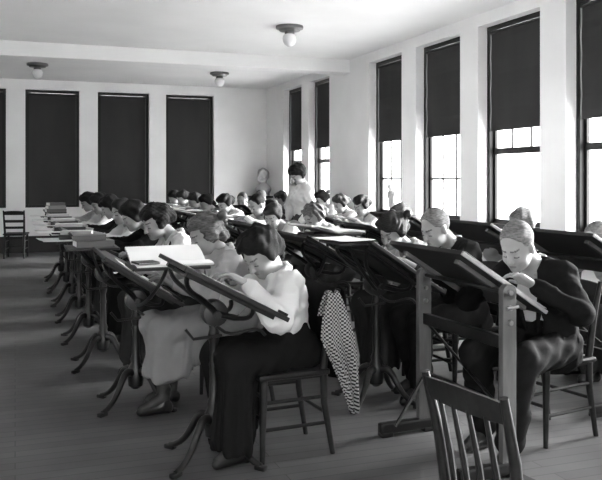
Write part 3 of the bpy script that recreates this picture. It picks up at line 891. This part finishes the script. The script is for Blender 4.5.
# ================================================================== COLUMN B (middle)
# R1: big wooden frame desk and the young man
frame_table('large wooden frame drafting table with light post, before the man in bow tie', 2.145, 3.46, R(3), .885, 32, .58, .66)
paper_on('white sheet on the board before the man in bow tie', 2.145, 3.46, R(3), .885, 32, .0, -.03, .55, .62, lift=.020)
person('young man in dark jacket, white shirt and bow tie with short light hair', 2.40, 3.35, W+R(22), 1.175, lean=17, pitch=30, yaw=4, lod=0, female=False, hair='short', hairg=.25,
    topg=.022, skirtg=.02, style='jacket', seed=5, board=(.50, .90, .62), off=.30, knee=.44,
    legs={-1: ((.46, -.14, .51), (.36, -.16, .095)), 1: ((.44, .12, .51), (.52, .10, .095))})
chair('wooden chair under the man in bow tie', 2.72, 3.55, W+R(10))
# R2
pedestal_table('iron pedestal drafting table before the second young man', 2.12, 4.42, R(2), .88, 33, .58, .84, shelf=(-.30, -.22, 1.025, .24, .30), legrot=36)
paper_on('thin curling white sheet resting on top of the desk of the second young man', 1.80, 4.20, R(8), 1.031, 0, 0, 0, .24, .34, None, 0, 'loose sheets on the side shelves')
paper_on('sheet on the board of the second young man', 2.12, 4.42, R(2), .88, 33, 0, .0, .42, .6)
person('young man with short fair hair in dark jacket, second in the middle column', 2.54, 4.42, W+R(6), 1.20, lean=12, pitch=26, yaw=6, lod=0, female=False, hair='short', hairg=.22,
    topg=.03, skirtg=.03, style='jacket', seed=6, board=(.58, .88, .62), off=.24)
chair('wooden chair under the second young man', 2.80, 4.50, W)
# R3
pedestal_table('iron pedestal drafting table with an open grey portfolio on top', 2.05, 5.30, R(2), .88, 28, .54, .84, shelf=(-.05, -.36, 1.02, .34, .32), legrot=40)
open_book('open grey portfolio across the top of the third middle desk', 2.00, 4.94, 1.028, R(100), .30, .44, .05, M_PAPERG)
person('woman with broad brown hair and dark bow, bent low left of the fair young man', 2.55, 5.05, W+R(10), 1.135, lean=18, pitch=26, yaw=14, lod=0,
    hair='bun', hairg=.045, topg=.60, skirtg=.04, seed=7, board=(.56, .88, .55), hair_scale=1.06, bow=.02)
chair('wooden chair under the woman with the dark hair bow', 2.75, 5.10, W)
farB = [
 (2.60, 6.75, 1.16, 'curly', .16, .60, .05, 'woman with fluffy fair curls bent behind the open grey portfolio', 1),
 (2.48, 7.62, 1.13, 'bun', .05, .60, .05, 'woman with dark fluffy hair facing down, left of the fair curls', 1),
 (2.60, 8.55, 1.215, 'short', .018, .66, .03, 'student in profile with short black hair and broad white blouse', 1),
 (2.62, 10.1, 1.18, 'bun', .03, .62, .05, 'woman with dark waved hair in white blouse before the white back wall', 1),
 (2.60, 11.1, 1.16, 'nape', .018, .30, .03, 'woman with black hair in grey blouse, directly behind the waved-haired woman', 2),
 (2.60, 11.9, 1.17, 'bun', .03, .35, .04, 'woman with dark hair looking down before the third dark window', 2),
 (2.60, 12.8, 1.19, 'bun', .04, .66, .05, 'woman in bright white blouse near the far end of the middle column', 2),
 (2.60, 13.5, 1.18, 'bun', .02, .25, .04, 'woman with dark hair farthest back in the middle column', 2)]
nthB = ['fourth', 'fifth', 'sixth', 'seventh', 'eighth', 'ninth', 'tenth', 'farthest']
for i, (hx, hy, ht, hr, hg, tg, sg, lb, ld) in enumerate(farB):
    ty = hy+.1; tl = 26 if i < 2 else 10; tz = .88 if i < 2 else .93
    pedestal_table('iron pedestal drafting table, %s in the middle column' % nthB[i], hx-.46, ty, 0, tz, tl, .52, .80, legrot=42)
    paper_on('sheet on the %s board of the middle column' % nthB[i], hx-.46, ty, 0, tz, tl, 0, -.05, .40, .55)
    person(lb, hx, hy, W+R(12), ht, lean=18, pitch=28, yaw=6 if i != 1 else 35, lod=ld, hair=hr, hairg=hg, topg=tg, skirtg=sg, seed=40+i, board=(.60, tz, math.tan(R(tl))), hair_scale=.98)
    chair('wooden chair, %s in the middle column' % nthB[i], hx+.28, hy+.06, W)
    if i in (2, 3, 4):
        open_book('open portfolio lying on the %s desk of the middle column' % nthB[i], hx-.52, ty-.15, tz+.035, R(85), .26, .40, .02, M_PAPERG)
pedestal_table('iron pedestal drafting table without a student, in the aisle before the windows', 2.95, 6.15, 0, .90, 24, .52, .80, legrot=40)
paper_on('white sheet on the board without a student', 2.95, 6.15, 0, .90, 24, -.02, 0, .40, .6)
person('dark-haired student low beside the standing woman', 3.09, 9.55, W+R(20), 1.12, lean=22, pitch=40, lod=1, hair='nape', hairg=.03, topg=.12, skirtg=.03, seed=60, board=(.5, .85, .3))
chair('wooden chair under the student beside the standing woman', 3.36, 9.62, W)
person('fair-haired student facing the room near the back wall', 3.40, 12.0, W+R(55), 1.17, lean=12, pitch=15, lod=1, hair='short', hairg=.09, topg=.35, skirtg=.05, seed=61, board=(.5, .85, .3))
chair('wooden chair under the fair-haired student near the back wall', 3.55, 12.25, W+R(55))
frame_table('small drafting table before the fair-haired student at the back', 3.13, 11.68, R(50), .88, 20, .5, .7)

# ---- the standing woman
person('standing woman in white shirtwaist with puffed dark hair, looking down among the desks', 3.25, 9.0, W+R(15), 1.56, pitch=34, lod=0, hair='pomp', hairg=.03, topg=.62,
    skirtg=.10, seed=9, stand=True, off=.11, group='teacher', hair_scale=1.10)

# ================================================================== COLUMN C (by the windows)
Cd = [(3.42, 4.15, 1.06), (3.48, 5.30, 1.06), (3.56, 6.65, 1.06)]
nthC = ['nearest', 'second', 'third']
for i, (tx, ty, zt) in enumerate(Cd):
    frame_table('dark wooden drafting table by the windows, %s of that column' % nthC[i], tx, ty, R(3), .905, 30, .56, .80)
    paper_on('sheet on the %s board by the windows' % nthC[i], tx, ty, R(3), .905, 30, 0, 0, .42, .6, lift=.02)
CP = [
 (3.86, 4.45, 1.09, 'short', .2, .45, 'pale small-headed student at the right edge before the bright window', 1),
 (3.80, 5.24, 1.15, 'bun', .14, .5, 'fair-haired student just above the head of the man in bow tie', 1),
 (3.80, 7.35, 1.12, 'bun', .10, .5, 'woman with light brown hair bent behind the dark board beside the fair young man', 1),
 (4.00, 8.76, 1.18, 'bun', .035, .60, 'woman with dark waved hair against the wall, nearest of three in a row', 1),
 (4.10, 9.66, 1.175, 'bun', .05, .60, 'woman with brown hair in pale blouse, middle of three in a row by the wall', 1),
 (4.22, 10.65, 1.21, 'bun', .03, .58, 'woman wearing a flat hair bow, farthest of three in a row by the wall', 1),
 (4.00, 11.85, 1.18, 'nape', .03, .3, 'dark-haired student left of the standing woman, near the back', 2),
 (4.00, 12.95, 1.19, 'short', .15, .5, 'fair-haired student below the plaster bust', 2)]
for i, (hx, hy, ht, hr, hg, tg, lb, ld) in enumerate(CP):
    person(lb, hx, hy, W+R(8), ht, lean=20, pitch=24, yaw=6, lod=ld, hair=hr, hairg=hg, topg=tg, skirtg=.05, seed=80+i, board=(.55, .90, .45), hair_scale=.98, bow=.12 if i == 5 else None)
    nm = ['nearest', 'second', 'third', 'fourth', 'fifth', 'sixth', 'seventh', 'farthest'][i]
    chair('wooden chair, %s in the window column' % nm, hx+.28, hy+.06, W)
    if i >= 3:
        pedestal_table('iron pedestal drafting table, %s in the window column' % nm, hx-.38, hy+(.25 if i == 4 else .1), 0, .88, 18, .46, .74, legrot=42)
        paper_on('sheet on the %s board of the window column' % nm, hx-.38, hy+(.25 if i == 4 else .1), 0, .88, 18, 0, 0, .36, .5)

# ================================================================== loose furniture
fc = build_chair(spindles=4)
fc.location = (1.10, 1.95, 0); fc.location = (1.42, 1.95, 0); fc.rotation_euler = (0, 0, R(9.0)); fc.scale = (.93, .93, .93)
tag(fc, 'empty dark wooden chair with spindle back, cut off by the bottom edge', 'chair')
FC = fc

# dark coat and checked jacket over the nearest woman's chair
def drape(name, label, cat, cx, cy, rz, xs_, y0, y1, zfront, zback, m, seed, shape=None, uvs=1.0, top=.885, thick=.008, flare=.0):
    """a cloth laid over the chair's top rail; xs_ = local x of the rail; hangs in front and behind"""
    b = bm_(); uvl = b.loops.layers.uv.new('UVMap')
    nu, nv = 30, 26; path = []
    for i in range(9): path.append((xs_+.030, zfront+(top-.02-zfront)*i/8))
    for a in (45, 90, 135): path.append((xs_+.030*math.cos(R(a)), top-.02+.028*math.sin(R(a))))
    for i in range(18): path.append((xs_-.034-.030*(i/17)**.7, top-.02-(top-.02-zback)*i/17))
    S = [0]
    for p, q in zip(path, path[1:]): S.append(S[-1]+math.hypot(p[0]-q[0], p[1]-q[1]))
    rg = random.Random(seed); ph = [rg.uniform(0, 6) for _ in range(4)]
    rows = []
    for i, (x, z) in enumerate(path):
        dn = max(0, top-z); row = []
        ya, yb = y0, y1
        if shape: ya, yb = shape(z, i > 10, y0, y1)
        for j in range(nv+1):
            v = j/nv; y = ya+(yb-ya)*v
            fo = (.020*math.sin(v*11+ph[0]+z*3)+.012*math.sin(v*23+ph[1]))*min(1, dn*2.5)
            side = -1 if i > 10 else 1
            xx = x + (fo-.02*min(1, dn*2.5))*(1 if i > 10 else -.25)
            row.append((b.verts.new((xx, y, z)), (S[i]*uvs, y*uvs)))
        rows.append(row)
    for r0, r1 in zip(rows, rows[1:]):
        for j in range(nv):
            q = (r0[j], r0[j+1], r1[j+1], r1[j]); f = b.faces.new([c[0] for c in q])
            for lp, c in zip(f.loops, q): lp[uvl].uv = c[1]
    o = obj(name, b, m, smooth=True); o.location = (cx, cy, 0); o.rotation_euler = (0, 0, rz)
    md = o.modifiers.new('thick', 'SOLIDIFY'); md.thickness = thick; md.offset = 0
    tag(o, label, cat)
    return o
M_COAT = mat('coat_wool', .008, .95, .3, 12, spec=.02)
drape('coat', 'long dark coat hung over the back of the nearest chair', 'coat', 1.29, 3.84, W+R(4), -.232, -.20, .22, .50, .34, M_COAT, 3, top=.845)
def jk(z, bk, y0, y1):
    zz = [.18, .24, .32, .45, .60, .72, .82]
    a_ = [-.09, -.10, -.11, -.11, -.09, -.05, -.01]; b_ = [-.06, -.05, -.02, .04, .12, .10, .06]
    return float(np.interp(z, zz, a_))*.85+.02, float(np.interp(z, zz, b_))*.85+.02
drape('checked_jacket', 'black and white houndstooth jacket hanging beside the dark coat', 'jacket', 1.55, 3.66, R(90), 0, -.1, .1, .70, .23, M_CHECK, 8, shape=jk, uvs=1.0, top=.82)

# plaster bust on a dark cabinet in the far corner
cb = tag(empty('corner_cabinet', (4.69, 15.2, 0)), 'dark wooden cabinet in the far corner carrying the plaster bust', 'cabinet')
b = bm_(); box(b, (0, 0, .51), (.36, .46, .98), None, .006); obj('cabinet_body', b, M_WOOD, cb)
b = bm_(); box(b, (0, 0, 1.02), (.40, .50, .04), None, .006); obj('cabinet_top', b, M_WOOD, cb)
b = bm_(); box(b, (0, -.236, .54), (.30, .014, .80), None, .004); d_ = obj('door', b, M_WOOD, cb)
b = bm_(); lathe(b, [(.012, -.26), (.016, -.25), (.008, -.243)], 12, (.11, 0, .55), 'y'); obj('knob', b, M_BRASS, d_)
bt = tag(empty('plaster_bust', (4.72, 15.10, 1.04), W+R(25)), 'white plaster bust with raised face on the cabinet in the far corner', 'bust')
F = Field((-.2, -.25, -.01), (.25, .25, .6), .008)
Hd = rot(0, R(-18), 0); Cb = A_(.02, 0, .36)
head_shapes(F, Cb, Hd, True)
F.cone((-.01, 0, .14), (.0, 0, .32), .065, .055, .03); F.cone((0, -.10, .12), (0, .10, .12), .075, .075, .05); F.cone((0, 0, .02), (0, 0, .12), .075, .11, .05, (1, .8, 1))
F.ell((.0, 0, .415), (.11, .088, .095), None, .02, dis=wav(4, 90, .006))
F.ell((-.02, 0, .38), (.105, .085, .10), None, .02, dis=wav(5, 90, .006))
F.bx((0, 0, .02), (.08, .10, .02), .005)
me, V, Q = F.mesh('plaster_bust'); me.materials.append(M_PLASTER)
link(bpy.data.objects.new('sculpted_head', me), bt)
bt.scale = (1.1, 1.1, 1.1)
# plaster figure on the window sill
F = Field((-.15, -.15, -.01), (.2, .2, .5), .008)
F.bx((0, 0, .02), (.07, .07, .02), .005); F.cone((0, 0, .04), (.01, 0, .17), .05, .045, .02); F.cone((.01, 0, .17), (.02, .01, .27), .045, .055, .02, (1, .8, 1))
F.cone((.02, -.05, .29), (.02, .06, .29), .025, .025, .03); F.cone((.02, 0, .29), (.035, 0, .34), .022, .02, .01); F.ell((.04, 0, .365), (.035, .03, .038), None, .01)
F.cone((.02, .06, .29), (.05, .09, .21), .02, .016, .01); F.cone((.02, -.05, .29), (-.01, -.08, .37), .02, .016, .01); F.cone((-.01, -.08, .37), (.02, -.07, .44), .016, .011, .01)
F.warp(wav(3, 60, .004))
me, V, Q = F.mesh('statuette'); me.materials.append(M_PLASTER)
s_ = tag(link(bpy.data.objects.new('plaster_statuette', me)), 'white plaster statuette standing on the bright window sill', 'statuette')
s_.location = (4.99, 9.85, SILL); s_.rotation_euler = (0, 0, W); s_.scale = (1.2, 1.2, 1.2)
# a dark chair at the far left by the wall
chair('dark wooden chair alone by the back wall at the left edge', .02, 14.6, R(80))

# ------------------------------------------------------------------ light
w = bpy.data.worlds.new('hazy_sky'); scene.world = w; w.use_nodes = True
bg = w.node_tree.nodes['Background']; bg.inputs['Color'].default_value = (1, 1, 1, 1); bg.inputs['Strength'].default_value = 1.0
sun = bpy.data.lights.new('sun', 'SUN'); sun.energy = 4.0; sun.angle = R(25)
so = link(bpy.data.objects.new('sun', sun)); 
d = Vector((-1.0, -.12, -.27)).normalized()
so.rotation_euler = d.to_track_quat('-Z', 'Y').to_euler()

# ------------------------------------------------------------------ camera
cam = bpy.data.cameras.new('camera'); co = link(bpy.data.objects.new('camera', cam))
co.location = (0, 0, 1.4); co.rotation_euler = (R(90), 0, -R(20.13))
cam.sensor_width = 36; cam.lens = 780/602*36; cam.shift_y = -62/602; cam.clip_start = .05
scene.camera = co
vs = scene.view_settings; vs.view_transform = 'Standard'; vs.look = 'None'; vs.gamma = 1; vs.exposure = 4.45; vs.use_curve_mapping = False
